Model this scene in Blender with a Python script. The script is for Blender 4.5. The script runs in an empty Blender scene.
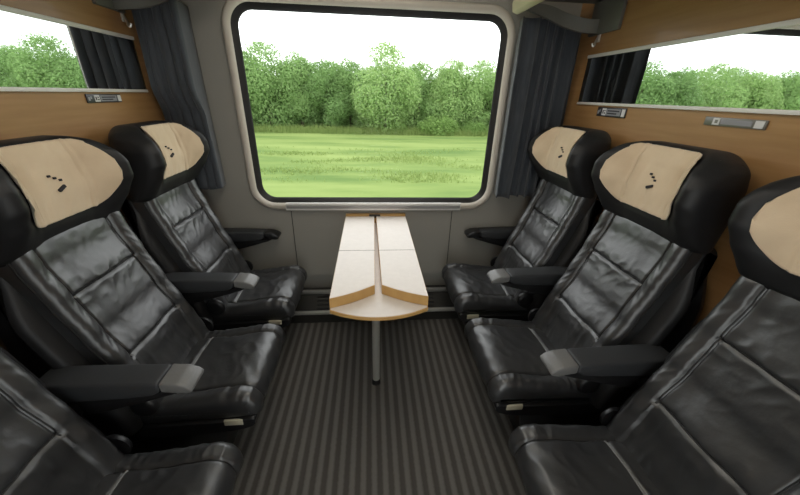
import bpy, bmesh, math, random
from mathutils import Vector, Matrix, noise

random.seed(7)
sc = bpy.context.scene
COL = sc.collection
W = 1.19                       # outer half width of the compartment
WL, WR = 1.187, 1.157          # left and right side wall
R = math.radians

# ------------------------------------------------------------------ helpers
def tag(o, label=None, cat=None, group=None, kind=None):
    if label: o['label'] = label
    if cat: o['category'] = cat
    if group: o['group'] = group
    if kind: o['kind'] = kind
    return o

def empty(name, loc=(0, 0, 0), rz=0.0):
    o = bpy.data.objects.new(name, None)
    o.empty_display_size = .1
    COL.objects.link(o)
    o.location = loc
    o.rotation_euler = (0, 0, rz)
    return o

class MB:
    """collects vertices and faces, builds ONE mesh object"""
    def __init__(s):
        s.v = []; s.f = []; s.m = []
    def add(s, v, f, m=0):
        n = len(s.v)
        s.v += [tuple(p) for p in v]
        s.f += [tuple(i + n for i in q) for q in f]
        s.m += [m] * len(f)
    def bm(s, bm, m=0):
        bm.verts.index_update()
        s.add([v.co[:] for v in bm.verts], [[v.index for v in f.verts] for f in bm.faces], m)
        bm.free()
    def box(s, x0, x1, y0, y1, z0, z1, r=0.0, seg=2, m=0, mat=None):
        b = bmesh.new()
        bmesh.ops.create_cube(b, size=1)
        for v in b.verts:
            v.co = ((x0 + x1) / 2 + v.co.x * (x1 - x0), (y0 + y1) / 2 + v.co.y * (y1 - y0), (z0 + z1) / 2 + v.co.z * (z1 - z0))
        if r: bmesh.ops.bevel(b, geom=b.edges[:], offset=r, segments=seg, profile=.5, affect='EDGES')
        if mat is not None: bmesh.ops.transform(b, matrix=mat, verts=b.verts)
        s.bm(b, m)
    def prism(s, poly, axis, lo, hi, r=0.0, seg=2, m=0):
        """poly: 2D list; axis: the extrusion axis"""
        def P(a, c, h):
            return {'x': (h, a, c), 'y': (a, h, c), 'z': (a, c, h)}[axis]
        b = bmesh.new()
        A = [b.verts.new(P(a, c, lo)) for a, c in poly]
        B = [b.verts.new(P(a, c, hi)) for a, c in poly]
        n = len(poly)
        b.faces.new(A); b.faces.new(B[::-1])
        for i in range(n): b.faces.new((A[i], B[i], B[(i + 1) % n], A[(i + 1) % n]))
        bmesh.ops.recalc_face_normals(b, faces=b.faces)
        if r: bmesh.ops.bevel(b, geom=b.edges[:], offset=r, segments=seg, profile=.5, affect='EDGES', clamp_overlap=True)
        s.bm(b, m)
    def tube(s, path, r, n=10, m=0, closed=False):
        P = [Vector(p) for p in path]
        N = len(P)
        rs = r if isinstance(r, (list, tuple)) else [r] * N
        base = len(s.v); vs = []; ref = None
        for i, p in enumerate(P):
            if closed: d = P[(i + 1) % N] - P[i - 1]
            else: d = P[min(i + 1, N - 1)] - P[max(i - 1, 0)]
            d.normalize()
            if ref is None:
                ref = Vector((0, 0, 1)) if abs(d.z) < .9 else Vector((1, 0, 0))
            u = ref - d * ref.dot(d); u.normalize(); ref = u
            w = d.cross(u)
            for k in range(n):
                a = 2 * math.pi * k / n
                vs.append(p + (u * math.cos(a) + w * math.sin(a)) * rs[i])
        fs = []
        for i in range(N if closed else N - 1):
            j = (i + 1) % N
            for k in range(n):
                l = (k + 1) % n
                fs.append((i * n + k, i * n + l, j * n + l, j * n + k))
        if not closed:
            fs.append(tuple(range(n))[::-1]); fs.append(tuple((N - 1) * n + k for k in range(n)))
        s.add(vs, fs, m)
    def rings(s, rings, cap=True, closed=True, m=0):
        n = len(rings[0]); vs = [p for r in rings for p in r]; fs = []
        for i in range(len(rings) - 1):
            for k in range(n if closed else n - 1):
                l = (k + 1) % n
                fs.append((i * n + k, i * n + l, (i + 1) * n + l, (i + 1) * n + k))
        if cap:
            fs.append(tuple(range(n))[::-1]); fs.append(tuple((len(rings) - 1) * n + k for k in range(n)))
        s.add(vs, fs, m)
    def build(s, name, mat, parent=None, smooth=True, angle=40, loc=None):
        me = bpy.data.meshes.new(name)
        me.from_pydata(s.v, [], s.f)
        mats = mat if isinstance(mat, (list, tuple)) else [mat]
        for x in mats: me.materials.append(x)
        me.polygons.foreach_set('material_index', s.m)
        b = bmesh.new(); b.from_mesh(me)
        bmesh.ops.recalc_face_normals(b, faces=b.faces)
        b.to_mesh(me); b.free()
        if smooth:
            me.polygons.foreach_set('use_smooth', [True] * len(me.polygons))
            me.set_sharp_from_angle(angle=R(angle))
        me.update()
        o = bpy.data.objects.new(name, me)
        COL.objects.link(o)
        if parent: o.parent = parent
        if loc: o.location = loc
        return o

def copy_tree(o, parent=None):
    c = o.copy()
    COL.objects.link(c)
    if parent: c.parent = parent
    for ch in list(o.children): copy_tree(ch, c)
    return c

def rot_about(p, axis, ang):
    return Matrix.Translation(p) @ Matrix.Rotation(ang, 4, axis) @ Matrix.Translation(-Vector(p))

def lerp(a, b, t): return a + (b - a) * t
def sstep(a, b, x):
    t = min(1, max(0, (x - a) / (b - a))); return t * t * (3 - 2 * t)
def interp(tab, x):
    if x <= tab[0][0]: return tab[0][1]
    for (a, p), (b, q) in zip(tab, tab[1:]):
        if x <= b: return lerp(p, q, sstep(a, b, x) * .5 + (x - a) / (b - a) * .5)
    return tab[-1][1]
def catmull(pts, n, closed=True):
    out = []; N = len(pts)
    for i in range(N if closed else N - 1):
        p0, p1, p2, p3 = (Vector(pts[(i + k - 1) % N]) if closed else Vector(pts[min(N - 1, max(0, i + k - 1))]) for k in range(4))
        for j in range(n):
            t = j / n
            out.append(.5 * ((2 * p1) + (p2 - p0) * t + (2 * p0 - 5 * p1 + 4 * p2 - p3) * t * t + (3 * p1 - p0 - 3 * p2 + p3) * t ** 3))
    if not closed: out.append(Vector(pts[-1]))
    return out

# ---------------------------------------------------------------- materials
def mat(name, col, rough=.5, metal=0.0, spec=.5, coat=0.0, bump=None, var=None, sheen=0.0):
    """bump: (scale, strength, distance); var: (scale, second colour, stretch)"""
    m = bpy.data.materials.new(name); m.use_nodes = True
    nt = m.node_tree; b = nt.nodes['Principled BSDF']
    b.inputs['Base Color'].default_value = (*col, 1)
    b.inputs['Roughness'].default_value = rough
    b.inputs['Metallic'].default_value = metal
    b.inputs['Specular IOR Level'].default_value = spec
    b.inputs['Coat Weight'].default_value = coat
    if sheen:
        b.inputs['Sheen Weight'].default_value = sheen
    tc = nt.nodes.new('ShaderNodeTexCoord')
    if var:
        mp = nt.nodes.new('ShaderNodeMapping'); mp.inputs['Scale'].default_value = var[2]
        nz = nt.nodes.new('ShaderNodeTexNoise'); nz.inputs['Scale'].default_value = var[0]; nz.inputs['Detail'].default_value = 6
        mx = nt.nodes.new('ShaderNodeMix'); mx.data_type = 'RGBA'
        mx.inputs[6].default_value = (*col, 1); mx.inputs[7].default_value = (*var[1], 1)
        rp = nt.nodes.new('ShaderNodeValToRGB'); rp.color_ramp.elements[0].position = .35; rp.color_ramp.elements[1].position = .65
        nt.links.new(tc.outputs['Object'], mp.inputs['Vector']); nt.links.new(mp.outputs[0], nz.inputs['Vector'])
        nt.links.new(nz.outputs['Fac'], rp.inputs[0]); nt.links.new(rp.outputs[0], mx.inputs[0]); nt.links.new(mx.outputs[2], b.inputs['Base Color'])
    if bump:
        nb = nt.nodes.new('ShaderNodeTexNoise'); nb.inputs['Scale'].default_value = bump[0]; nb.inputs['Detail'].default_value = 4
        bp = nt.nodes.new('ShaderNodeBump'); bp.inputs['Strength'].default_value = bump[1]; bp.inputs['Distance'].default_value = bump[2]
        nt.links.new(tc.outputs['Object'], nb.inputs['Vector']); nt.links.new(nb.outputs['Fac'], bp.inputs['Height']); nt.links.new(bp.outputs[0], b.inputs['Normal'])
    return m

M = {}
M['leather'] = mat('black_leather', (.022, .0225, .024), (.385), spec=1.0, bump=(42, .24, .004))
M['leather_side'] = mat('black_side_leather', (.012, .012, .013), .5, spec=.4, bump=(60, .1, .002))
M['piping'] = mat('seam_piping', (.006, .006, .006), .5)
M['piping_light'] = mat('grey_piping', (.20, .20, .20), .35)
M['shell'] = mat('black_seat_shell', (.010, .010, .011), .38, spec=.4)
M['arm'] = mat('charcoal_armrest_pad', (.030, .032, .035), .55, spec=.4, bump=(300, .15, .001))
M['arm_cap'] = mat('grey_leather_armrest_cap', (.14, .14, .138), .38, bump=(80, .25, .002))
M['beige'] = mat('beige_headrest_cloth', (.72, .575, .405), .85, spec=.2, sheen=.3, bump=(260, .35, .002), var=(9, (.66, .515, .355), (1, 1, 1)))
M['mark'] = mat('dark_printed_mark', (.02, .018, .025), .8)
M['wood'] = mat('beech_veneer', (.43, .245, .102), .38, spec=.45, coat=.1, var=(5, (.37, .198, .076), (2.5, .6, 9)))
M['wood_edge'] = mat('beech_edge', (.56, .34, .12), .4, var=(8, (.50, .29, .095), (1, 6, 1)))
M['wall'] = mat('warm_grey_wall_panel', (.31, .297, .265), .55, bump=(180, .08, .001))
M['frame'] = mat('cream_window_moulding', (.52, .475, .41), .42)
M['gasket'] = mat('black_window_gasket', (.012, .012, .012), .45)
M['alu'] = mat('brushed_aluminium', (.72, .71, .69), .32, metal=.9)
M['alu_paint'] = mat('pale_aluminium_trim', (.80, .78, .75), .4, metal=0)
M['chrome'] = mat('polished_steel', (.66, .65, .61), .3, metal=.7)
M['dark_metal'] = mat('dark_heater_steel', (.055, .053, .048), .38, metal=.6)
M['dark'] = mat('black_plastic', (.010, .010, .010), .5)
M['grille'] = mat('grey_sill_grille', (.36, .35, .345), .5, metal=.3)
M['laminate'] = mat('cream_table_laminate', (.72, .665, .615), .42, var=(40, (.69, .635, .585), (1, 1, 1)))
M['lam_dark'] = mat('dark_table_joint', (.10, .075, .055), .6)  # dark joint line across each table leaf
M['ceiling'] = mat('pale_grey_ceiling', (.62, .61, .57), .6)
M['rack'] = mat('grey_green_rack_metal', (.15, .15, .13), .45, metal=.1)
M['rack_front'] = mat('cream_rack_beam', (.62, .56, .42), .45)
M['plate_dark'] = mat('dark_number_plate', (.03, .03, .04), .35)
M['plate_grey'] = mat('grey_number_plate', (.22, .215, .20), .35, metal=.3)
M['plate_white'] = mat('white_number_card', (.72, .71, .72), .5)
M['plate_mid'] = mat('mid_grey_card', (.30, .30, .33), .5)
M['tag'] = mat('cream_seat_latch', (.55, .52, .40), .4)
M['soil'] = mat('trunk_bark', (.09, .065, .045), .9)

def mirror_mat():
    m = bpy.data.materials.new('mirror_glass'); m.use_nodes = True
    b = m.node_tree.nodes['Principled BSDF']
    b.inputs['Base Color'].default_value = (.86, .89, .88, 1); b.inputs['Metallic'].default_value = 1; b.inputs['Roughness'].default_value = .012
    return m
M['mirror'] = mirror_mat()

def glass_mat():
    m = bpy.data.materials.new('window_pane_glass'); m.use_nodes = True
    nt = m.node_tree; nt.nodes.clear()
    o = nt.nodes.new('ShaderNodeOutputMaterial'); t = nt.nodes.new('ShaderNodeBsdfTransparent'); g = nt.nodes.new('ShaderNodeBsdfGlossy')
    t.inputs[0].default_value = (.97, .985, .97, 1); g.inputs['Roughness'].default_value = .02
    f = nt.nodes.new('ShaderNodeFresnel'); f.inputs[0].default_value = 1.09
    x = nt.nodes.new('ShaderNodeMixShader')
    nt.links.new(f.outputs[0], x.inputs[0]); nt.links.new(t.outputs[0], x.inputs[1]); nt.links.new(g.outputs[0], x.inputs[2]); nt.links.new(x.outputs[0], o.inputs[0])
    return m
M['glass'] = glass_mat()

def carpet_mat():
    m = bpy.data.materials.new('striped_carpet'); m.use_nodes = True
    nt = m.node_tree; b = nt.nodes['Principled BSDF']; N = nt.nodes.new; L = nt.links.new
    b.inputs['Roughness'].default_value = .95; b.inputs['Specular IOR Level'].default_value = .15
    tc = N('ShaderNodeTexCoord'); sx = N('ShaderNodeSeparateXYZ'); L(tc.outputs['Object'], sx.inputs[0])
    nz = N('ShaderNodeTexNoise'); nz.inputs['Scale'].default_value = 70; nz.inputs['Detail'].default_value = 5; L(tc.outputs['Object'], nz.inputs['Vector'])
    ma = N('ShaderNodeMath'); ma.operation = 'MULTIPLY'; ma.inputs[1].default_value = 2 * math.pi / .0475; L(sx.outputs[0], ma.inputs[0])
    si = N('ShaderNodeMath'); si.operation = 'SINE'; L(ma.outputs[0], si.inputs[0])
    ad = N('ShaderNodeMath'); ad.operation = 'MULTIPLY_ADD'; ad.inputs[1].default_value = .5; ad.inputs[2].default_value = .26; L(si.outputs[0], ad.inputs[0])
    a2 = N('ShaderNodeMath'); a2.operation = 'MULTIPLY_ADD'; a2.inputs[1].default_value = .5; L(nz.outputs['Fac'], a2.inputs[0]); L(ad.outputs[0], a2.inputs[2])
    rp = N('ShaderNodeValToRGB'); e = rp.color_ramp.elements
    e[0].position = .25; e[0].color = (.066, .060, .054, 1); e[1].position = .85; e[1].color = (.128, .121, .110, 1)
    L(a2.outputs[0], rp.inputs[0]); L(rp.outputs[0], b.inputs['Base Color'])
    bp = N('ShaderNodeBump'); bp.inputs['Strength'].default_value = .6; bp.inputs['Distance'].default_value = .004; L(a2.outputs[0], bp.inputs['Height']); L(bp.outputs[0], b.inputs['Normal'])
    return m
M['carpet'] = carpet_mat()
M['curtain'] = mat('blue_grey_curtain_cloth', (.066, .074, .086), .8, spec=.25, sheen=.2, bump=(400, .2, .001), var=(30, (.050, .057, .068), (3, 3, .4)))

def leaf_mat(name, a, b_, c):
    m = bpy.data.materials.new(name); m.use_nodes = True
    nt = m.node_tree; b = nt.nodes['Principled BSDF']; N = nt.nodes.new; L = nt.links.new
    b.inputs['Roughness'].default_value = .7; b.inputs['Specular IOR Level'].default_value = .2
    g = N('ShaderNodeNewGeometry'); oi = N('ShaderNodeObjectInfo')
    rp = N('ShaderNodeValToRGB'); e = rp.color_ramp.elements
    e[0].color = (*a, 1); e[1].color = (*c, 1); k = e.new(.5); k.color = (*b_, 1)
    ad = N('ShaderNodeMath'); ad.operation = 'MULTIPLY_ADD'; ad.inputs[1].default_value = .45
    a2 = N('ShaderNodeMath'); a2.operation = 'MULTIPLY'; a2.inputs[1].default_value = .55
    L(oi.outputs['Random'], a2.inputs[0]); L(g.outputs['Random Per Island'], ad.inputs[0]); L(a2.outputs[0], ad.inputs[2])
    L(ad.outputs[0], rp.inputs[0]); L(rp.outputs[0], b.inputs['Base Color'])
    tr = N('ShaderNodeBsdfTranslucent'); L(rp.outputs[0], tr.inputs[0])
    mx = N('ShaderNodeMixShader'); mx.inputs[0].default_value = .45
    L(b.outputs[0], mx.inputs[1]); L(tr.outputs[0], mx.inputs[2]); L(mx.outputs[0], nt.nodes['Material Output'].inputs[0])
    return m
M['leaf'] = leaf_mat('tree_leaves', (.18, .30, .11), (.265, .41, .15), (.38, .52, .20))
M['bush'] = leaf_mat('bush_leaves', (.150, .26, .075), (.185, .300, .085), (.23, .35, .10))
M['blade'] = leaf_mat('tall_grass_blades', (.19, .27, .085), (.23, .31, .098), (.28, .35, .115))

def meadow_mat():
    m = bpy.data.materials.new('meadow_grass'); m.use_nodes = True
    nt = m.node_tree; b = nt.nodes['Principled BSDF']; N = nt.nodes.new; L = nt.links.new
    b.inputs['Roughness'].default_value = .9; b.inputs['Specular IOR Level'].default_value = .1
    tc = N('ShaderNodeTexCoord'); mp = N('ShaderNodeMapping'); mp.inputs['Scale'].default_value = (.10, .42, 1); L(tc.outputs['Object'], mp.inputs[0])
    nz = N('ShaderNodeTexNoise'); nz.inputs['Scale'].default_value = 1.1; nz.inputs['Detail'].default_value = 7; nz.inputs['Roughness'].default_value = .6; L(mp.outputs[0], nz.inputs['Vector'])
    rp = N('ShaderNodeValToRGB'); e = rp.color_ramp.elements
    e[0].position = .36; e[0].color = (.095, .155, .042, 1); e[1].position = .66; e[1].color = (.205, .265, .085, 1)
    k = e.new(.5); k.color = (.155, .215, .062, 1)
    L(nz.outputs['Fac'], rp.inputs[0]); L(rp.outputs[0], b.inputs['Base Color'])
    return m
M['meadow'] = meadow_mat()

def emit_mat(name, col, s):
    m = bpy.data.materials.new(name); m.use_nodes = True
    nt = m.node_tree; b = nt.nodes['Principled BSDF']
    b.inputs['Base Color'].default_value = (.9, .9, .9, 1); b.inputs['Emission Color'].default_value = (*col, 1); b.inputs['Emission Strength'].default_value = s
    return m
FILL_LAMP = 2.9  # strength of the added, unseen fill lamp
M['lamp'] = emit_mat('fill_diffuser', (1, .93, .83), FILL_LAMP)

# -------------------------------------------------------------- the setting
def struct(o): o['kind'] = 'structure'; return o
YB = -2.55
ZC = 2.30
b = MB(); b.box(-W - .06, W + .06, YB, .12, -.05, 0); struct(b.build('floor', M['carpet']))
b = MB(); b.box(-W - .06, -WL, YB, .12, 0, ZC); struct(b.build('wall_left', M['wood']))
b = MB(); b.box(WR, W + .06, YB, .12, 0, ZC); struct(b.build('wall_right', M['wood']))
b = MB(); b.box(-W - .06, W + .06, YB, .12, ZC, ZC + .06); struct(b.build('ceiling', M['ceiling']))

def rr(l, r, bt, t, rad, n=10):
    """rounded rectangle, counter-clockwise, in x,z"""
    out = []
    for cx, cz, a0 in ((r - rad, bt + rad, -90), (r - rad, t - rad, 0), (l + rad, t - rad, 90), (l + rad, bt + rad, 180)):
        for k in range(n + 1):
            a = R(a0 + 90 * k / n)
            out.append((cx + rad * math.cos(a), cz + rad * math.sin(a)))
    return out
GL, GR_, GB, GT = -.745, .720, .855, 1.885      # visible glass
GRAD = .085
def ring(d, y, dr=1.0):
    return [(x, y, z) for x, z in rr(GL - d, GR_ + d, GB - d, GT + d, GRAD + d * dr)]

# window wall with a rounded opening
def window_wall():
    b = MB()
    inner = rr(GL - .035, GR_ + .035, GB - .035, GT + .035, GRAD + .035)
    x0, x1, z0, z1 = -WL, WR, .27, ZC
    cx, cz = (GL + GR_) / 2, (GB + GT) / 2
    outer = []
    n = 11
    for i, (x, z) in enumerate(inner):
        q, k = divmod(i, n)
        t = k / (n - 1)
        a = [((x, z0), (x1, z)), ((x1, z), (x, z1)), ((x, z1), (x0, z)), ((x0, z), (x, z0))][q]
        corner = [(x1, z0), (x1, z1), (x0, z1), (x0, z0)][q]
        # go from the first side to the corner, then to the second side
        s, e = a
        p = (lerp(s[0], corner[0], min(1, 2 * t)), lerp(s[1], corner[1], min(1, 2 * t))) if t <= .5 else (lerp(corner[0], e[0], 2 * t - 1), lerp(corner[1], e[1], 2 * t - 1))
        outer.append(p)
    f = lambda P, y: [(x, y, z) for x, z in P]
    b.rings([f(outer, 0), f(inner, 0), f(inner, .09), f(outer, .09), f(outer, 0)], cap=False)
    b.box(-WL, WR, .05, .09, 0, .27)
    return b.build('wall_window', M['wall'], angle=30)
struct(window_wall())
win = struct(empty('window_1', (0, 0, 0)))
b = MB(); b.rings([ring(.03, -.004), ring(.036, -.018), ring(.047, -.026), ring(.060, -.026), ring(.071, -.018), ring(.076, .0)], cap=False)
b.build('window_frame', M['frame'], win)
b = MB(); b.rings([ring(.0, .028), ring(.006, .018), ring(.02, .010), ring(.032, .002), ring(.034, -.006)], cap=False)
b.build('window_gasket', M['gasket'], win)
b = MB(); g = ring(.004, .030); b.add(g, [tuple(range(len(g)))]); b.build('pane', M['glass'], win)
# ventilation grille on the sill
vs = empty('sill_grille', (0, 0, 0)); vs.parent = win
b = MB(); b.box(-.60, .575, -.031, -.015, GB - .074, GB - .024, .003); b.build('grille_frame', M['alu_paint'], vs)
b = MB()
b.box(-.595, .57, -.0335, -.028, GB - .061, GB - .039, .001)
b.build('grille_slats', M['grille'], vs)
# joints in the wall panel below the window
for i, x in enumerate((-.575, .525)):
    b = MB(); b.box(x - .002, x + .002, -.003, .002, .27, GB - .088); struct(b.build('trim_%d' % (i + 1), M['dark']))

# rear partition towards the corridor with a wide glazed opening (behind the camera)
b = MB()
b.box(-WL, -.95, YB - .04, YB, 0, ZC); b.box(.95, WR, YB - .04, YB, 0, ZC)
b.box(-.95, .95, YB - .04, YB, 2.1, ZC); b.box(-.95, -.33, YB - .04, YB, 0, 2.1); b.box(.43, .95, YB - .04, YB, 0, 2.1)
struct(b.build('wall_rear', M['wood']))
dr = struct(empty('door_1', (.05, YB, 0)))
b = MB(); b.prism([(-.36, .02), (.36, .02), (.36, 2.08), (-.36, 2.08)], 'y', -.03, 0)
b = MB()
for x0, x1, z0, z1 in ((-.38, -.31, 0, 2.1), (.31, .38, 0, 2.1), (-.31, .31, 0, .12), (-.31, .31, 2.0, 2.1)): b.box(x0, x1, -.03, .0, z0, z1)
b.build('door_frame', M['alu_paint'], dr)
b = MB(); b.box(-.31, .31, -.018, -.012, .12, 2.0); b.build('pane', M['glass'], dr)
b = MB(); b.tube([(-.345, .005, .95), (-.345, .04, .97), (-.345, .04, 1.2), (-.345, .005, 1.22)], .009); b.build('door_handle', M['chrome'], dr)

# lamp added on the ceiling to brighten the interior, out of the frame
lamp = tag(empty('fill_lamp', (0, -1.35, ZC)), 'unseen long flat fill lamp added above the middle of the compartment', 'lamp')
b = MB(); b.box(-.34, .34, -.95, .95, -.05, 0, .01); b.build('fill_lamp_housing', M['alu_paint'], lamp)
b = MB(); b.box(-.31, .31, -.92, .92, -.062, -.05, .003); b.build('fill_lamp_diffuser', M['lamp'], lamp)

# -------------------------------------------------- mirrors, hooks, plates
for s, side in ((-1, 'left'), (1, 'right')):
    XW = -WL if s < 0 else WR
    mr = tag(empty('wall_mirror', (XW, 0, 0)), 'long narrow mirror strip on the %s wood wall reflecting curtain and trees' % side, 'mirror', 'mirrors on the side walls')
    y0, y1, z0, z1 = -2.42, -.185, 1.484, 1.702
    def bx(b, a, c, y0, y1, z0, z1, r=0): b.box(min(-s * a, -s * c), max(-s * a, -s * c), y0, y1, z0, z1, r)
    b = MB(); bx(b, .0005, .005, y0, y1, z0, z1); b.build('mirror_glass', M['mirror'], mr)
    for za, zb in ((z1 - .001, z1 + .014), (z0 - .012, z0 + .001)):
        b = MB(); bx(b, .0005, .012, y0, y1, za, zb, .002); b.build('frame_strip', M['alu_paint'], mr)

def hook(s, side):
    h = tag(empty('coat_hook', (-WL if s < 0 else WR, -.215 if s < 0 else -.235, 1.78)), 'small silver coat hook on the %s wood wall above the mirror end' % side, 'hook', 'coat hooks')
    b = MB(); bx_ = (0, -s * .008) if s > 0 else (0, .008)
    b.box(min(bx_), max(bx_), -.012, .012, -.01, .045, .003); b.build('mounting_plate', M['alu'], h)
    b = MB(); d = -s
    b.tube(catmull([(d * .006, 0, .02), (d * .018, -.004, -.005), (d * .022, -.008, -.024), (d * .030, -.006, -.027), (d * .035, -.004, -.014)], 6, False), .0055, 8)
    b.build('hook_arm', M['alu'], h)
hook(-1, 'left'); hook(1, 'right')

def plate(s, y0, y1, z0, z1, label, dark=True):
    """y0 is the end nearer the window"""
    p = tag(empty('seat_number_sign', (-WL if s < 0 else WR, (y0 + y1) / 2, (z0 + z1) / 2)), label, 'sign', 'seat number plates')
    L = abs(y1 - y0) / 2; H = (z1 - z0) / 2
    def bx(nm, m, a, c, ya, yb, za, zb, r=0):
        b = MB(); b.box(min(-s * a, -s * c), max(-s * a, -s * c), min(ya, yb), max(ya, yb), za, zb, r); return b.build(nm, m, p)
    bx('holder', M['plate_dark'] if dark else M['plate_grey'], .0005, .006, -L, L, -H, H, .0015)
    # coordinate t: 0 at the left end as read, 1 at the right end
    def T(t): return (-L + 2 * L * t) * (1 if s < 0 else -1)
    if dark:
        bx('number_card', M['plate_white'], .006, .0075, T(.20), T(.34), -H * .75, H * .75)
        bx('name_card', M['plate_mid'], .006, .0072, T(.36), T(.84), -H * .7, H * .7)
        bx('end_card', M['plate_white'], .006, .0075, T(.88), T(.98), -H * .75, H * .75)
        b = MB()
        for (ta, tb, za, zb, k) in ((.22, .255, -.4, .4, 0), (.275, .32, .15, .4, 0), (.275, .32, -.4, -.1, 0), (.40, .80, .12, .42, 0), (.40, .72, -.42, -.12, 0)):
            x = .0078
            b.box(min(-s * .006, -s * x), max(-s * .006, -s * x), min(T(ta), T(tb)), max(T(ta), T(tb)), za * H, zb * H)
        b.build('print', M['plate_dark'], p)
        b = MB()
        for ta, tb, za, zb in ((.03, .08, -.5, .3), (.09, .13, -.1, .5)):
            b.box(min(-s * .006, -s * .007), max(-s * .006, -s * .007), min(T(ta), T(tb)), max(T(ta), T(tb)), za * H, zb * H)
        b.build('symbol', M['plate_mid'], p)
    else:
        bx('number_card', M['plate_white'], .006, .0075, T(.16), T(.28), -H * .8, H * .8)
        bx('name_card', M['plate_mid'], .006, .0072, T(.30), T(.80), -H * .55, H * .55)
        bx('end_card', M['plate_white'], .006, .0075, T(.84), T(.97), -H * .8, H * .8)
        b = MB()
        for ta, tb, za, zb in ((.20, .25, -.4, .4),):
            b.box(min(-s * .006, -s * .0079), max(-s * .006, -s * .0079), min(T(ta), T(tb)), max(T(ta), T(tb)), za * H, zb * H)
        b.build('print', M['plate_grey'], p)
plate(-1, -.395, -.598, 1.431, 1.464, 'small dark seat number plate on the left wall below the mirror')
plate(1, -.381, -.593, 1.422, 1.465, 'short dark seat number plate on the right wall nearer the window')
plate(1, -.997, -1.200, 1.427, 1.454, 'longer grey seat number plate on the right wall above the middle seat', False)

# ---------------------------------------------------------------- curtains
def curtain(xo, xi, yo, yi, ztop, zbot, seed, label):
    """xo at the side wall, xi at the window; bundle depth grows to yi at the inner edge"""
    rnd = random.Random(seed)
    n = 150; rows = 34
    npl = 6
    ph = [rnd.uniform(-.5, .5) for _ in range(20)]
    rings = []
    for j in range(rows + 1):
        v = j / rows
        z = lerp(ztop, zbot, v)
        front = []; 
        for i in range(n + 1):
            t = i / n
            a = t * npl + .22 * math.sin(t * 9 + seed) + .05 * math.sin(v * 3 + t * 7 + seed)
            amp = lerp(.020, .027, v) * (1 + .35 * math.sin(t * 17 + seed))
            fold = math.sin(2 * math.pi * a); fold = math.copysign(abs(fold) ** .8, fold)
            y = lerp(yo, yi, sstep(.0, 1, t)) + amp * fold + .006 * noise.noise((t * 6, v * 4, seed))
            x = lerp(xo, xi, t) + .012 * math.cos(2 * math.pi * a) + .012 * (v - .4) * math.sin(t * 5 + seed) 
            # lower down the cloth is pressed back behind the headrest
            y = lerp(y, min(y, -.05) * .5 - .040, sstep(1.50, 1.36, z)) if xo < 0 else y
            front.append((x, min(y, -.032), z + (.006 * math.sin(t * 11 + seed) if j == rows else 0)))
        rings.append(front)
    b = MB()
    # the inner edge returns towards the wall
    for r in rings:
        x, y, z = r[-1]
        for k in range(1, 7): r.append((x + (-.012 if xi > xo else .012) * k / 6 * 2, lerp(y, -.035, k / 6), z))
    b.rings(rings, cap=False, closed=False)
    o = b.build('curtain', M['curtain'], angle=80)
    m = o.modifiers.new('thickness', 'SOLIDIFY'); m.thickness = .003
    return tag(o, label, 'curtain', 'window curtains')
curtain(-WL + .014, -.942, -.176, -.197, 1.875, .955, 3, 'dark blue grey pleated curtain hanging left of the window')
curtain(WR - .014, .77, -.115, -.125, 1.885, .905, 8, 'dark blue grey pleated curtain hanging right of the window')

# ------------------------------------------------------------ luggage racks
def rack(s, side):
    r = tag(empty('luggage_rack', (-WL if s < 0 else WR, 0, 1.92)), 'grey metal luggage rack along the top of the %s wood wall' % side, 'rack', 'luggage racks')
    yb = -.225 if s < 0 else -.17    # the bracket clears the curtain
    def X(d): return -s * d          # d = distance from the wall
    # tray
    b = MB()
    prof = [(.0, .035), (.40, .035), (.40, .05), (.0, .05)]
    b.prism([(X(d), z) for d, z in prof], 'y', -2.4, -.14); b.build('tray', M['rack'], r)
    # front beam
    b = MB()
    prof = [(.385, -.012), (.41, -.022), (.438, -.012), (.445, .03), (.43, .06), (.395, .06)]
    b.prism([(X(d), z) for d, z in prof], 'y', -2.4, -.10, .006); b.build('front_beam', M['rack_front'], r)
    # end bracket: a curved valance above the curtain running down to the side wall
    b = MB()
    pts = []
    for k in range(25):
        t = k / 24
        d = lerp(.42, .0, t)
        low = -.012 - .098 * sstep(0, .95, t)
        y = yb - .06 * sstep(.45, 1, t) ** 1.3
        pts.append((d, y, low))
    ringsv = []
    for d, y, low in pts:
        hi = low + lerp(.03, .062, sstep(0, .5, (0.42 - d) / .42))
        ringsv.append([(X(d), y, low), (X(d), y, hi), (X(d), y + .022, hi), (X(d), y + .022, low)])
    b.rings(ringsv); b.build('end_bracket', M['rack'], r)
    b = MB(); b.box(min(X(0), X(.018)), max(X(0), X(.018)), -.39, yb + .02, -.115, .035, .004); b.build('wall_flange', M['rack'], r)
    for i in range(3):
        b = MB(); y = -.32 - .09 * i
        b.box(min(X(.05), X(.36)), max(X(.05), X(.36)), y - .004, y + .004, .027, .035); b.build('tray_rib', M['dark_metal'], r)
rack(-1, 'left'); rack(1, 'right')

# ------------------------------------------------------------ heater cover
h = tag(empty('heater_cover', (0, 0, 0)), 'low steel heater cover with two bright rails under the window', 'heater')
XH = 1.10
b = MB(); b.prism([(-.02, .0), (-.02, .175), (-.10, .175), (-.215, .088), (-.215, .0)], 'x', -XH, XH, .003); b.build('housing', M['dark_metal'], h)
b = MB(); b.box(-XH, XH, -.118, -.094, .176, .204, .004); b.build('upper_rail', M['alu'], h)
b = MB(); b.box(-XH, XH, -.236, -.213, .084, .106, .003); b.build('lower_rail', M['chrome'], h)
for x0, x1 in ((-.43, -.25), (.235, .41)):
    b = MB()
    for k in range(4):
        t = .2 + .2 * k
        y = lerp(-.100, -.215, t); z = lerp(.175, .088, t)
        b.box(x0, x1, y - .006, y + .006, z - .004, z + .0035)
    b.build('vent_slots', M['dark'], h)

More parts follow.
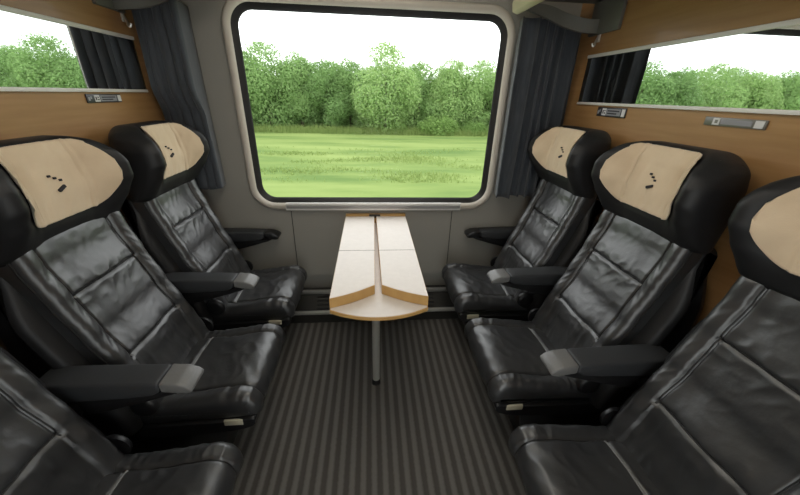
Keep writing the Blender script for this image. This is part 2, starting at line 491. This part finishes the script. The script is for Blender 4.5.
# -------------------------------------------------------------------- table
t = tag(empty('folding_table', (-.008, 0, 0)), 'narrow cream folding table with wood edges under the window', 'table')
HW = .203
def curve_front(z0, z1, y_out, y_mid, hw, back, r=0):
    pass
b = MB()
front = [(HW * s_, -1.035 - .058 * (1 - s_ * s_)) for s_ in [1 - k / 10 for k in range(21)]]
poly = [(-HW, -.03), (HW, -.03)] + front
b.prism(poly, 'z', .676, .690); top = b.build('base_top', [M['wood_edge']], t, smooth=False)
poly2 = [(x * .985, y + .004 if y < -.5 else y - .004) for x, y in poly]
b = MB(); b.prism(poly2, 'z', .690, .692); b.build('laminate_sheet', M['laminate'], top, smooth=False)
for sx, nm in ((-1, 'left'), (1, 'right')):
    gi_b, gi_f = ((-.010, -.018), (.002, .013))[(sx + 1) // 2]
    # leaf outline: outer edge straight, inner edge diverging, front edge concave and slanted
    fr = []
    for k in range(13):
        u = k / 12
        x = lerp(gi_f, sx * HW, u); y = lerp(-.925, -1.024, u ** 1.0) - .010 * math.sin(math.pi * u)
        fr.append((x, y))
    poly = [(gi_b, -.035)] + fr + [(sx * HW, -.035)]
    b = MB(); b.prism(poly, 'z', .6935, .7385); lf = b.build('leaf', M['wood_edge'], t, smooth=False)
    cxm = (gi_b + sx * HW) / 2
    poly2 = [(cxm + (x - cxm) * .985, y + (.003 if y < -.5 else -.002)) for x, y in poly]
    b = MB(); b.prism(poly2, 'z', .7385, .7400); b.build('laminate_sheet', M['laminate'], lf, smooth=False)
    b = MB(); x0, x1 = sorted((lerp(gi_b, gi_f, .55), sx * HW * .995)); b.box(x0, x1, -.574, -.5715, .7385, .7407); b.build('joint', M['lam_dark'], lf, smooth=False)
b = MB(); b.box(-HW, HW, -.034, -.006, .66, .752, .003); b.build('rear_strip', M['wood_edge'], t)
b = MB(); b.box(-.045, .03, -.0365, -.030, .728, .7535, .001); b.build('hinge_plate', M['dark_metal'], t)
b = MB(); b.tube([(-.012, -.775, .676), (-.012, -.775, .02)], .0195, 20); lg = b.build('leg', M['chrome'], t)
b = MB(); b.tube([(-.012, -.775, .03), (-.012, -.775, .012), (-.012, -.775, 0)], [.021, .024, .026], 20); b.build('leg_foot', M['dark'], lg)

# -------------------------------------------------------------------- seats
# local frame: x away from the wall, y across the seat, z up; origin on the floor at the wall
BH = .222      # half width of the leather
ZS0 = .40
def back_front(z):            # front face of the back leather
    return interp([(.38, .360), (.47, .327), (.56, .298), (.64, .268), (.75, .222), (.89, .172), (1.0, .136), (1.10, .112)], z)
SEAM_Y = .152
SEAM_Z = (.625, .875)

def wr(p, seed=0.0, s=1.0):
    return noise.noise(Vector(p) * s + Vector((seed, seed * 1.7, -seed)))

def make_seat_meshes():
    D = {}
    # ---- back leather pad
    nz, ny = 150, 96
    z0, z1 = .395, 1.075
    grid = []
    for i in range(nz + 1):
        v = i / nz; z = lerp(z0, z1, v); row = []
        for j in range(ny + 1):
            u = -1 + 2 * j / ny; y = u * BH
            a = abs(y)
            x = back_front(z)
            d = 0.0
            # crown of the three panels
            if a < SEAM_Y:
                d += .010 * (1 - (a / SEAM_Y) ** 2)
            else:
                q = (a - SEAM_Y) / (BH - SEAM_Y); d += .009 * math.sin(math.pi * min(1, q * .75 + .12)) + .004
            # lateral hollow: bolsters stand proud of the middle
            d += .016 * sstep(.10, .20, a)
            # grooves
            if z > SEAM_Z[0] - .012:
                d -= .009 * math.exp(-((a - SEAM_Y) / .0055) ** 2)
            for k, zz in enumerate(SEAM_Z):
                ze = zz
                if a < SEAM_Y + .004:
                    d -= .009 * math.exp(-((z - ze) / .0055) ** 2)
                    d += .006 * math.exp(-((z - ze) / .05) ** 2)
            # leather creases: short folds running away from the seams, slow billows
            c = wr((y * 7, z * 5, 1.3), 2.1)
            d += .0034 * c * (1 if a < SEAM_Y else .3)
            near = max(math.exp(-((z - SEAM_Z[1]) / .07) ** 2), math.exp(-((z - SEAM_Z[0]) / .06) ** 2) * .8, .35)
            fold = wr((y * 16 + z * 9, z * 22 - y * 10, .4), 5.5)
            d += .0030 * near * (1 - abs(fold) * 2.0) * (1 if a < SEAM_Y else .25)
            if a > SEAM_Y:
                fb = wr((y * 9, z * 26 + a * 34, 2.0), 9.1)
                d += .0015 * (1 - abs(fb) * 2.2) * sstep(.42, .62, z)
            if z < .66:
                fv = wr((y * 30, z * 6, .9), 4.4); d += .0045 * (1 - abs(fv) * 2.2) * sstep(.66, .52, z)
            # edges round away
            e = max(0, (a - (BH - .030)) / .030); x_e = .034 * (1 - math.sqrt(max(0, 1 - e * e)))
            et = max(0, (z - (z1 - .03)) / .03); x_t = .03 * (1 - math.sqrt(max(0, 1 - et * et)))
            row.append((x + d - x_e - x_t, y, z))
        grid.append(row)
    b = MB()
    nrow = ny + 1
    vs = [p for r_ in grid for p in r_]
    fs = [(i * nrow + j, i * nrow + j + 1, (i + 1) * nrow + j + 1, (i + 1) * nrow + j) for i in range(nz) for j in range(ny)]
    # rear sheet, closing the pad
    nv = len(vs)
    rear = [[(back_front(lerp(z0, z1, i / nz)) - .055, (-1 + 2 * j / ny) * (BH - .004), lerp(z0, z1, i / nz)) for j in (0, ny)] for i in range(nz + 1)]
    for r_ in rear: vs += r_
    for i in range(nz):
        fs.append((nv + 2 * i, nv + 2 * i + 2, nv + 2 * i + 3, nv + 2 * i + 1))
        fs.append((nv + 2 * i, i * nrow, (i + 1) * nrow, nv + 2 * i + 2))
        fs.append((i * nrow + ny, nv + 2 * i + 1, nv + 2 * i + 3, (i + 1) * nrow + ny))
    b.add(vs, fs)
    D['backrest'] = b
    D['back_grid'] = grid
    def gp(y, z, off=.001):
        i = (z - z0) / (z1 - z0) * nz; j = (y / BH + 1) / 2 * ny
        i = min(nz, max(0, i)); j = min(ny, max(0, j))
        i0, j0 = min(nz - 1, int(i)), min(ny - 1, int(j))
        fi, fj = i - i0, j - j0
        A, B, C, E_ = (Vector(grid[i0][j0]), Vector(grid[i0][j0 + 1]), Vector(grid[i0 + 1][j0]), Vector(grid[i0 + 1][j0 + 1]))
        p = (A * (1 - fj) + B * fj) * (1 - fi) + (C * (1 - fj) + E_ * fj) * fi
        return (p.x + off, p.y, p.z)
    D['back_seams'] = []
    for s in (-1, 1):
        b = MB(); D['back_seams'].append(b)
        b.tube([gp(s * SEAM_Y, lerp(SEAM_Z[0] - .008, 1.05, k / 40)) for k in range(41)], .0021, 6)
    for zz in SEAM_Z:
        b = MB(); D['back_seams'].append(b)
        b.tube([gp(lerp(-SEAM_Y, SEAM_Y, k / 24), zz) for k in range(25)], .0021, 6)
    # double edge piping
    D['edge_piping'] = []
    for s in (-1, 1):
        b = MB(); D['edge_piping'].append(b)
        b.tube([gp(s * (BH - .0015), lerp(.43, 1.05, k / 40), 0) for k in range(41)], .0032, 8)

    # ---- cushion
    ctr = [(.27, .425), (.32, .432), (.40, .436), (.50, .448), (.60, .462), (.655, .465), (.692, .452), (.712, .422), (.712, .385), (.695, .362), (.62, .352), (.45, .345), (.30, .340), (.26, .36)]
    prof = catmull(ctr, 14)
    n = len(prof)
    nrm = []
    for i in range(n):
        d = prof[(i + 1) % n] - prof[i - 1]; nn = Vector((-d.y, d.x)); nn.normalize(); nrm.append(nn)
    if nrm[14 * 3].y < 0: nrm = [-q for q in nrm]
    CH = .228; CS = .158; cols = 96
    def cush(i, u):
        p = prof[i]; q = nrm[i]; y = u * CH; a = abs(y)
        e = max(0, (a - (CH - .035)) / .035); ins = .035 * (1 - math.sqrt(max(0, 1 - e * e)))
        d = -ins
        top = sstep(.1, .5, q.y) ; frontw = sstep(.2, .8, q.x)
        face = max(top, frontw)
        d += face * (.010 * (1 - (a / CS) ** 2) if a < CS else .005 * math.sin(math.pi * (a - CS) / (CH - CS)))
        d -= face * .007 * math.exp(-((a - CS) / .005) ** 2)
        if a < CS: d -= top * .010 * math.exp(-((p.x - .40) / .0065) ** 2); 
        if a < CS: d += top * .006 * math.exp(-((p.x - .42) / .04) ** 2)
        d += face * .0035 * wr((p.x * 8, y * 8, p.y * 8), 3.3)
        f2 = wr((p.x * 20 + y * 5, y * 13, p.y * 14), 7.7)
        d += face * .0026 * (1 - abs(f2) * 2.2)
        if a > CS:
            f3 = wr((p.x * 34, y * 12, p.y * 20), 1.7); d += face * .003 * (1 - abs(f3) * 2.0)
        return (p.x + q.x * d, y - math.copysign(0, y), p.y + q.y * d)
    rings_ = [[cush(i, -1 + 2 * j / cols) for i in range(n)] for j in range(cols + 1)]
    b = MB(); b.rings(rings_); D['cushion'] = b
    b = MB()
    itop = [i for i in range(n) if nrm[i].y > .25 and prof[i].x > .33 or (nrm[i].x > .5 and prof[i].y > .375)]
    D['cushion_seams'] = []
    for s in (-1, 1):
        b = MB(); D['cushion_seams'].append(b)
        b.tube([tuple(Vector(cush(i, s * CS / CH)) + Vector((nrm[i].x, 0, nrm[i].y)) * .001) for i in itop], .0022, 6)
    i40 = min((i for i in range(n) if nrm[i].y > .5), key=lambda i: abs(prof[i].x - .40))
    b = MB(); b.tube([tuple(Vector(cush(i40, lerp(-CS, CS, k / 24) / CH)) + Vector((.002, 0, .0035))) for k in range(25)], .0042, 8); D['cushion_piping'] = b

    # ---- shell behind and beside the back, cushion pan, base
    b = MB()
    sec = []
    side = [(.30, .345), (.305, .42), (.28, .50), (.235, .62), (.19, .74), (.14, .88), (.095, 1.03), (.05, 1.06), (.018, 1.04), (.018, .80), (.03, .55), (.06, .36), (.12, .33), (.25, .33)]
    sp = catmull(side, 6)
    hw = .276
    rs = []
    cx = sum(p.x for p in sp) / len(sp); cz = sum(p.y for p in sp) / len(sp)
    for u in (-1, -.985, -.94, -.85, -.5, 0, .5, .85, .94, .985, 1):
        e = {1: .0, .985: .5, .94: .8}.get(abs(u), 1)
        ins = .035 * (1 - e) + (.010 if abs(u) > .84 else 0)
        ring_ = []
        for i, p in enumerate(sp):
            dd = sp[(i + 1) % len(sp)] - sp[i - 1]; q = Vector((dd.y, -dd.x)); q.normalize()
            if q.dot(p - Vector((cx, cz))) < 0: q = -q
            ring_.append((p.x - q.x * ins, u * hw * lerp(1, .80, sstep(.82, 1.04, p.y)), p.y - q.y * ins))
        rs.append(ring_)
    b.rings(rs); D['back_shell'] = b
    b = MB()
    pan = [(.20, .345), (.30, .352), (.45, .356), (.62, .362), (.69, .372), (.700, .35), (.68, .322), (.60, .298), (.45, .285), (.30, .283), (.22, .30)]
    sp = catmull(pan, 5)
    rs = []
    for u in (-1, -.98, -.92, -.6, 0, .6, .92, .98, 1):
        k = {1: .80, .98: .92, .92: 1.0}.get(abs(u), 1.0)
        rs.append([(.45 + (p.x - .45) * (.97 + .03 * k), u * .232, .325 + (p.y - .325) * k) for p in sp])
    b.rings(rs); D['seat_pan'] = b
    b = MB()
    b.prism([(.10, 0), (.10, .30), (.52, .295), (.56, .27), (.50, .0)], 'y', -.165, .165, .01); D['base'] = b
    D['latch'] = []
    for s in (-1, 1): b = MB(); b.box(.585, .655, *sorted((s * .2235, s * .2335)), .335, .362, .003); D['latch'].append(b)

    # ---- headrest with wings
    ZH0, ZH1 = 1.025, 1.345
    def hv(v): return lerp(ZH0, ZH1, v)
    def reach(v): return interp([(0, .012), (.15, .030), (.35, .070), (.55, .098), (.72, .104), (.86, .092), (1, .055)], v)
    def hwid(v): return interp([(0, .238), (.2, .244), (.5, .257), (.75, .258), (.9, .251), (1, .238)], v)
    def xc(v): return interp([(0, .122), (.2, .140), (.5, .142), (.8, .126), (1, .098)], v)
    def front(v, t):
        """x,y on the front surface"""
        a = abs(t); hw_ = hwid(v); r_ = reach(v)
        q_ = min(1, max(0, (a - .42) / .42)); S = q_ - .10 * math.sin(2 * math.pi * q_) / (2 * math.pi) * 3
        x = xc(v) + r_ * S
        TR = .80
        if a > TR:
            e = (a - TR) / (1 - TR); x -= (.045 + .2 * r_) * (1 - math.sqrt(max(0, 1 - e * e)))
        return x, t * hw_
    def section(v, ins=0.0):
        out = []
        N = 72
        for k in range(N + 1):
            s_ = -1 + 2 * k / N
            t_ = math.sin(s_ * math.pi / 2) if abs(s_) > .7 else s_ * math.sin(.7 * math.pi / 2) / .7
            x, y = front(v, t_); out.append([x, y])
        x_e = out[-1][0]; hw_ = hwid(v)
        xb = lambda a: .012 + .055 * a ** 5
        back = []
        for k in range(1, 6): back.append([lerp(x_e, xb(1) + .004, k / 6), hw_ * (1 + .012 * math.sin(math.pi * k / 6))])
        for k in range(31):
            t_ = 1 - 2 * k / 30; back.append([xb(abs(t_)), t_ * hw_])
        for k in range(1, 6): back.append([lerp(xb(1) + .004, x_e, k / 6), -hw_ * (1 + .012 * math.sin(math.pi * k / 6))])
        out += back
        if ins:
            n_ = len(out); res = []
            for i in range(n_):
                d = Vector(out[(i + 1) % n_]) - Vector(out[i - 1]); q = Vector((-d.y, d.x)); 
                if q.length > 1e-9: q.normalize()
                res.append([out[i][0] + q.x * ins, out[i][1] + q.y * ins])
            # inward test on the middle of the front
            if res[N // 2][0] > out[N // 2][0]: res = [[2 * o[0] - r[0], 2 * o[1] - r[1]] for o, r in zip(out, res)]
            out = res
        return out
    b = MB(); rs = []
    nv_ = 30
    CAP = .030
    for k in range(7):
        e = 1 - k / 7; ins = CAP * .7 * (1 - math.sqrt(max(0, 1 - e * e)))
        rs.append([(x, y, ZH0 - .0 + CAP * .5 * (k / 7)) for x, y in section(0, ins)])
    for k in range(nv_ + 1):
        v = .05 + .87 * k / nv_
        # wing tops lower than the middle
        rs.append([(x, y, hv(v)) for x, y in section(v)])
    for k in range(1, 10):
        e = k / 9; ins = CAP * (1 - math.sqrt(max(0, 1 - (e * .985) ** 2)))
        rs.append([(x, y, hv(.92) + (ZH1 - hv(.92)) * e ** .8 ) for x, y in section(.92 + .08 * e, ins)])
    # droop the wing tops
    rs2 = []
    for r_ in rs:
        rs2.append([(x, y, z - .030 * sstep(.13, .26, abs(y)) * sstep(1.17, 1.35, z)) for x, y, z in r_])
    b.rings(rs2, cap=False)
    n_ = len(rs2[0])
    def zip_cap(base, ring_):
        F = list(range(0, 73)); B = list(range(n_ - 1, 72, -1)); i = j = 0
        while i < len(F) - 1 or j < len(B) - 1:
            if j == len(B) - 1 or (i < len(F) - 1 and ring_[F[i + 1]][1] <= ring_[B[j + 1]][1]):
                b.f.append((base + F[i], base + F[i + 1], base + B[j])); i += 1
            else:
                b.f.append((base + F[i], base + B[j + 1], base + B[j])); j += 1
            b.m.append(0)
    zip_cap(0, rs2[0]); zip_cap((len(rs2) - 1) * n_, rs2[-1])
    D['headrest'] = b

    # ---- cloth over the headrest
    def surf(v, t, off):
        """point on the front of the headrest, v > 1 runs back over the top"""
        vv = min(v, .92)
        if v <= .92:
            x, y = front(v, t); z = hv(v)
        else:
            # over the rounded top
            e = min(1, (v - .92) / .08)
            x, y = front(v, t); z = hv(.92) + (ZH1 - hv(.92)) * e ** .8; x -= CAP * (1 - math.sqrt(max(0, 1 - (e * .985) ** 2)))
        z -= .030 * sstep(.13, .26, abs(y)) * sstep(1.17, 1.35, z)
        h_ = 1e-3
        if v <= .92:
            x2, y2 = front(v, min(.999, t + h_)); x1, y1 = front(v, max(-.999, t - h_)); ty = Vector((x2 - x1, y2 - y1, 0))
            x3, y3 = front(min(.95, v + h_), t); x4, y4 = front(v - h_, t); tz = Vector((x3 - x4, y3 - y4, 2 * h_ * (ZH1 - ZH0)))
            nn = ty.cross(tz); nn.normalize()
            if nn.x < 0: nn = -nn
        else: nn = Vector((.85, 0, .52))
        return Vector((x, y, z)) + nn * off
    TM = .735
    def vb(a):
        if a < .42: return .25
        q = (a - .42) / (TM - .42); return .25 + .36 * (1 - math.sqrt(max(0, 1 - q ** 2.0)))
    def vt(a):
        if a < .50: return .95
        q = (a - .50) / (TM - .50); return .95 - .34 * (1 - max(0, 1 - q ** 2.4) ** .42)
    nc, nr = 72, 44
    g = []
    for j in range(nr + 1):
        row = []
        for i in range(nc + 1):
            s_ = -1 + 2 * i / nc
            t_ = TM * math.sin(s_ * math.pi / 2) * .35 + TM * s_ * .65
            a = abs(t_)
            v = lerp(vb(a), vt(a), j / nr)
            off = .0045 + .0020 * wr((t_ * 5, v * 5, 0), 6.6)
            f_ = wr((t_ * 9 - v * 3, v * 3, .3), 2.9); off += .0022 * (1 - abs(f_) * 2)
            off += .005 * math.exp(-((a - .44) / .018) ** 2) - .002 * math.exp(-((a - .49) / .02) ** 2)          # the fold where the wing begins
            off += .003 * math.exp(-((a - .40) / .02) ** 2) * (t_ < 0)
            off += .004 * sstep(.86, .93, v)
            row.append(surf(v, t_, max(.0025, off)))
        g.append(row)
    b = MB(); nrow = nc + 1
    b.add([p for r_ in g for p in r_], [(j * nrow + i, j * nrow + i + 1, (j + 1) * nrow + i + 1, (j + 1) * nrow + i) for j in range(nr) for i in range(nc)])
    D['cloth'] = b
    # emblem: three dots and a bar (reader's right = +y)
    b = MB()
    def mark(yc, zc, w, h_, ang):
        v = (zc - ZH0) / (ZH1 - ZH0)
        p = surf(v, yc / hwid(v), .0105)
        mtx = Matrix.Translation(p) @ Matrix.Rotation(-.06, 4, 'Y') @ Matrix.Rotation(ang, 4, 'X')
        b.box(-.0035, .0035, -w / 2, w / 2, -h_ / 2, h_ / 2, mat=mtx)
    mark(-.016, 1.238, .0065, .0065, 0); mark(-.001, 1.229, .0065, .0065, 0); mark(.014, 1.220, .0065, .0065, 0)
    mark(.004, 1.196, .028, .009, R(24))
    D['emblem'] = b

    # ---- armrest (centred on y = 0)
    b = MB()
    pr_ = [(.14, .690), (.30, .688), (.45, .683), (.497, .681), (.497, .646), (.47, .630), (.40, .624), (.25, .618), (.14, .616)]
    b.prism(pr_, 'y', -.045, .045, .009, 3); D['arm'] = b
    b = MB()
    pr_ = [(.4985, .681), (.55, .676), (.578, .664), (.592, .650), (.588, .638), (.565, .634), (.4985, .646)]
    b.prism(pr_, 'y', -.045, .045, .008, 3); D['arm_cap'] = b
    b = MB()
    pr_ = [(.16, .6155), (.30, .618), (.44, .624), (.50, .634), (.55, .6335), (.52, .618), (.42, .588), (.30, .555), (.20, .54), (.16, .54)]
    b.prism(pr_, 'y', -.030, .030, .004); D['arm_under'] = b
    b = MB(); n_ = 28
    def disc(xc_, zc_, y, s, r0, th):
        rs = []
        for rr_, yy in ((r0, 0), (r0, th * .5), (r0 * .9, th * .8), (r0 * .7, th * .97), (r0 * .3, th)):
            rs.append([(xc_ + rr_ * math.cos(2 * math.pi * k / n_), y + s * yy, zc_ + rr_ * math.sin(2 * math.pi * k / n_)) for k in range(n_)])
        return rs
    D['pivot'] = []
    for s in (-1, 1): b = MB(); b.rings(disc(.20, .575, s * .030, s, .04, .012)); D['pivot'].append(b)
    D['knob'] = []
    for s in (-1, 1): b = MB(); b.rings(disc(.33, .455, s * .222, s, .046, .022)); D['knob'].append(b)
    return D
SD = make_seat_meshes()

def make_armrest(parent, y):
    a = SD['arm'].build('armrest', M['arm'], parent, loc=(0, y, 0))
    c = SD['arm_cap'].build('armrest_cap', M['arm_cap'], a); c['label'] = 'pale grey leather front cap'
    SD['arm_under'].build('armrest_arm', M['shell'], a)
    for q in SD['pivot']: q.build('pivot', M['shell'], a)
    return a

def make_seat():
    root = empty('train_seat')
    SD['base'].build('seat_base', M['dark'], root)
    SD['seat_pan'].build('seat_pan', M['shell'], root)
    c = SD['cushion'].build('seat_cushion', M['leather'], root, angle=60)
    for q in SD['cushion_seams']: q.build('seam', M['piping'], c)
    SD['cushion_piping'].build('piping', M['piping_light'], c)
    k = SD['back_shell'].build('back_shell', M['leather_side'], root, angle=60)
    bk = SD['backrest'].build('backrest', M['leather'], root, angle=60)
    for q in SD['back_seams']: q.build('seam', M['piping'], bk)
    for q in SD['edge_piping']: q.build('edge_piping', M['piping'], bk)
    SD['headrest'].build('headrest', M['leather_side'], root, angle=60)
    cl = SD['cloth'].build('headrest_cover', M['beige'], root, angle=80)
    cl['label'] = 'beige cloth headrest cover'
    m = cl.modifiers.new('thickness', 'SOLIDIFY'); m.thickness = .003; m.offset = 1
    SD['emblem'].build('emblem', M['mark'], cl, smooth=False)
    for q in SD['latch']: q.build('latch', M['tag'], root)
    for q in SD['knob']: q.build('recline_knob', M['shell'], root)
    return root

PITCH = .605; Y0 = -.425
proto = make_seat()
ARM = .302
where = ['beside the window', 'in the middle of its row', 'nearest the camera']
seats = []
for s, side in ((-1, 'left'), (1, 'right')):
    for i in range(3):
        st = proto if not seats else copy_tree(proto)
        seats.append((st, s, i))
        st.location = (-WL if s < 0 else WR, Y0 - i * PITCH, 0)
        st.rotation_euler = (0, 0, 0 if s < 0 else math.pi)
        tag(st, 'black leather seat with beige headrest on the %s side, %s' % (side, where[i]), 'seat', 'facing first class seats')
# each headrest slides and tilts a little, so no two sit alike
HEAD = {(-1, 0): (.028, 0, 0), (1, 0): (.022, -.012, .018), (-1, 1): (0, 0, -.006), (1, 1): (.010, 0, .012), (-1, 2): (0, 0, 0), (1, 2): (.008, 0, .015)}
for st, s, i in seats:
    for ch in st.children:
        if ch.name.startswith('headrest'): ch.location = HEAD[(s, i)]
arm_proto = None
for st, s, i in seats:
    ys = [s * ARM]                       # aisle-side armrest
    if i == 0: ys.append(-s * .345)
    for y in ys:
        if arm_proto is None:
            arm_proto = make_armrest(st, y)
        else:
            a = copy_tree(arm_proto, st); a.location = (0, y, 0)
            if y == -s * .345:           # the slimmer armrest against the window wall
                a.location = (-.05, y, -.025); 
# the window-side armrests are plain black at the front
for st, s, i in seats:
    if i == 0:
        for ch in st.children:
            if ch.name.startswith('armrest') and abs(ch.location.y) > .33:
                for c in ch.children:
                    if c.name.startswith('armrest_cap'):
                        c.data = c.data.copy(); c.data.materials[0] = M['shell']
                        if 'label' in c: del c['label']

# --------------------------------------------------------------- outside
ZG = -2.0
b = MB(); b.add([(-260, 1.5, ZG), (260, 1.5, ZG), (260, 260, ZG), (-260, 260, ZG)], [(0, 1, 2, 3)])
tag(b.build('ground_meadow', M['meadow'], smooth=False), kind='structure')

def crown_mesh(name, seed, rx, rz, nleaf, size, m):
    rnd = random.Random(seed)
    clumps = []
    for k in range(30):
        a = rnd.uniform(0, 2 * math.pi); h_ = rnd.uniform(.02, .88)
        rad = rx * (.35 + .65 * math.sin(math.pi * min(.93, h_ * .8 + .15))) * rnd.uniform(.45, .85)
        clumps.append((Vector((rad * math.cos(a), rad * math.sin(a), h_ * rz * .82)), rnd.uniform(.32, .46) * rx))
    clumps += [(Vector((0, 0, rz * .5)), rx * .62), (Vector((0, 0, rz * .72)), rx * .55), (Vector((.3, .1, rz * .84)), rx * .42), (Vector((-.5, 0, rz * .8)), rx * .42)]
    vs = []; fs = []
    for k in range(nleaf):
        c, r_ = rnd.choice(clumps)
        d = Vector((rnd.gauss(0, 1), rnd.gauss(0, 1), rnd.gauss(0, 1) + .25)); d.normalize()
        p = c + d * r_ * rnd.uniform(.75, 1.08)
        if p.z < -.3: p.z = -.3 + rnd.random() * .3
        nn = d + Vector((rnd.gauss(0, .5), rnd.gauss(0, .5), rnd.gauss(0, .5))); nn.normalize()
        u = nn.orthogonal(); u.normalize(); w = nn.cross(u); a = rnd.uniform(0, math.pi)
        u, w = u * math.cos(a) + w * math.sin(a), w * math.cos(a) - u * math.sin(a)
        s_ = size * rnd.uniform(.6, 1.25); n0 = len(vs)
        vs += [tuple(p - u * s_), tuple(p + w * s_ * .55), tuple(p + u * s_), tuple(p - w * s_ * .55)]
        fs.append((n0, n0 + 1, n0 + 2, n0 + 3))
    b = MB(); b.add(vs, fs)
    o = b.build(name, m, smooth=False)
    return o
trunk = MB(); trunk.tube([(0, 0, 0), (.05, 0, 1.5), (-.05, .05, 3), (.08, 0, 4.2)], [.18, .15, .11, .05], 8)
def make_tree(seed, rx, rz):
    root = empty('tree')
    f = crown_mesh('foliage', seed, rx, rz, 26000, .092, M['leaf']); f.parent = root; f.location = (0, 0, .35)
    trunk.build('trunk', M['soil'], root)
    return root
protos = [make_tree(11, 2.7, 6.0), make_tree(12, 2.4, 6.0), make_tree(13, 3.0, 6.0), make_tree(14, 2.6, 6.0)]
used = [False] * 4
def place(x, y, h_, k, label, group, sx=1.0):
    if used[k]: o = copy_tree(protos[k])
    else: o = protos[k]; used[k] = True
    o.location = (x, y, ZG); o.rotation_euler = (0, 0, random.uniform(0, 6.28))
    q = h_ / 6.4
    o.scale = (q * sx, q * sx, q)
    tag(o, label, 'tree', group)
# trees in direct view through the window, left to right
direct = [(-13.6, 34.5, 8.0, 0), (-10.2, 35, 7.6, 2), (-7.2, 35.5, 7.0, 1), (-4.5, 35, 6.5, 3), (-2.1, 36, 6.7, 1), (1.5, 33.5, 7.7, 2), (5.2, 36, 6.7, 3), (8.6, 35.5, 6.9, 0), (11.8, 36, 6.9, 2), (15, 35, 6.9, 1)]
dl = ['tall leafy tree at the left edge of the window view', 'second leafy tree from the left edge of the window view', 'third leafy tree from the left edge of the window view',
      'leafy tree with a lower crown left of the window middle', 'low leafy tree left of the tall rounded tree', 'tall rounded tree standing above the treeline right of window middle',
      'leafy tree just right of the tall rounded tree', 'leafy tree second from the right edge of the window view', 'leafy tree at the right edge of the window view', 'leafy tree hidden mostly by the right window edge']
for (x, y, h_, k), l in zip(direct, dl): place(x, y, h_, k, l, 'trees of the treeline beyond the meadow')
x = -54.0
while x < -16:
    place(x, 35 + random.uniform(-1.2, 1.2), random.uniform(6.6, 7.9), random.randrange(4), 'leafy green tree reflected in the right mirror', 'trees reflected in the right mirror'); x += random.uniform(3.4, 4.3)
x = 18.2
while x < 46:
    place(x, 35 + random.uniform(-1.2, 1.2), random.uniform(6.6, 7.9), random.randrange(4), 'leafy green tree reflected in the left mirror', 'trees reflected in the left mirror'); x += random.uniform(3.4, 4.3)
x = -56.0
while x < 48:
    inw = abs(x) < 16
    place(x, 43.5 + random.uniform(-1, 1), random.uniform(6.3, 7.0) if inw else random.uniform(6.8, 8.0), random.randrange(4), 'leafy tree filling in behind the front treeline', 'trees behind the treeline', 1.3); x += random.uniform(4.2, 5.2)
# bushes at the foot of the trees
bp_ = empty('bush'); f = crown_mesh('foliage', 31, 1.5, 1.5, 3500, .085, M['bush']); f.parent = bp_
first = True
for x, y, q, sx, l in ((6.6, 31.5, .95, 1.7, 'wide pale green bush in front of the trees right of window middle'), (2.6, 32, .62, 1.3, 'small pale green bush below the tall rounded tree'),
                       (10.4, 32, .7, 1.4, 'low pale green bush near the right edge of the window view'), (-12.2, 32, .62, 1.5, 'low bush at the left edge of the window view')):
    o = bp_ if first else copy_tree(bp_); first = False
    o.location = (x, y, ZG); o.scale = (q * sx, q, q); o.rotation_euler = (0, 0, 0)
    tag(o, l, 'bush', 'bushes before the trees')
# tall grass
rnd = random.Random(5); vs = []; fs = []
def blade(x, y, h_):
    a = rnd.uniform(0, math.pi); w = .028; dx, dy = math.cos(a) * w, math.sin(a) * w
    lx, ly = rnd.gauss(0, .12) * h_, rnd.gauss(0, .12) * h_
    n0 = len(vs)
    vs.extend([(x - dx, y - dy, ZG), (x + dx, y + dy, ZG), (x + lx, y + ly, ZG + h_)]); fs.append((n0, n0 + 1, n0 + 2))
for k in range(30000):
    y = 12 + 11 * rnd.random(); x = rnd.uniform(-8, 8)
    d = noise.noise((x * .22, y * .6, 3)) 
    if rnd.random() < .55 * sstep(-.15, .55, d) * sstep(23, 18, y): blade(x, y, rnd.uniform(.06, .20))
for k in range(9000):
    y = rnd.uniform(30.5, 33.5); x = rnd.uniform(-17, 17); blade(x, y, rnd.uniform(.3, .75))
b = MB(); b.add(vs, fs)
tag(b.build('tall_grass', M['blade'], smooth=False), 'tall green grass growing in bands across the meadow', 'grass', kind='stuff')

# ------------------------------------------------------------------- light
w = bpy.data.worlds.new('overcast_sky'); sc.world = w; w.use_nodes = True
bg = w.node_tree.nodes['Background']; bg.inputs[0].default_value = (.97, .985, 1, 1); bg.inputs[1].default_value = 3.1

# ------------------------------------------------------------------ camera
f_px, pitch, yaw, roll = 328.6164, .4353, .0937, .029
fw = Vector((math.sin(yaw) * math.cos(pitch), math.cos(yaw) * math.cos(pitch), -math.sin(pitch)))
rt = Vector((math.cos(yaw), -math.sin(yaw), 0)); up = rt.cross(fw)
RT = rt * math.cos(roll) + up * math.sin(roll); UP = up * math.cos(roll) - rt * math.sin(roll)
cd = bpy.data.cameras.new('camera'); cam = bpy.data.objects.new('camera', cd); COL.objects.link(cam)
cd.sensor_fit = 'HORIZONTAL'; cd.sensor_width = 36; cd.lens = f_px / 800 * 36; cd.dof.use_dof = True; cd.dof.focus_distance = 1.45; cd.dof.aperture_fstop = 4.0; cd.clip_start = .02; cd.clip_end = 800
m = Matrix((RT, UP, -fw)).transposed().to_4x4(); m.translation = Vector((-.0361, -2.1591, 1.4955))
cam.matrix_world = m
sc.camera = cam

sc.view_settings.view_transform = 'Standard'; sc.view_settings.look = 'None'; sc.view_settings.gamma = 1; sc.view_settings.exposure = 0.0
sc.view_settings.use_curve_mapping = False
cy = sc.cycles
cy.use_denoising = True; cy.max_bounces = 8; cy.diffuse_bounces = 5; cy.glossy_bounces = 5; cy.transparent_max_bounces = 12
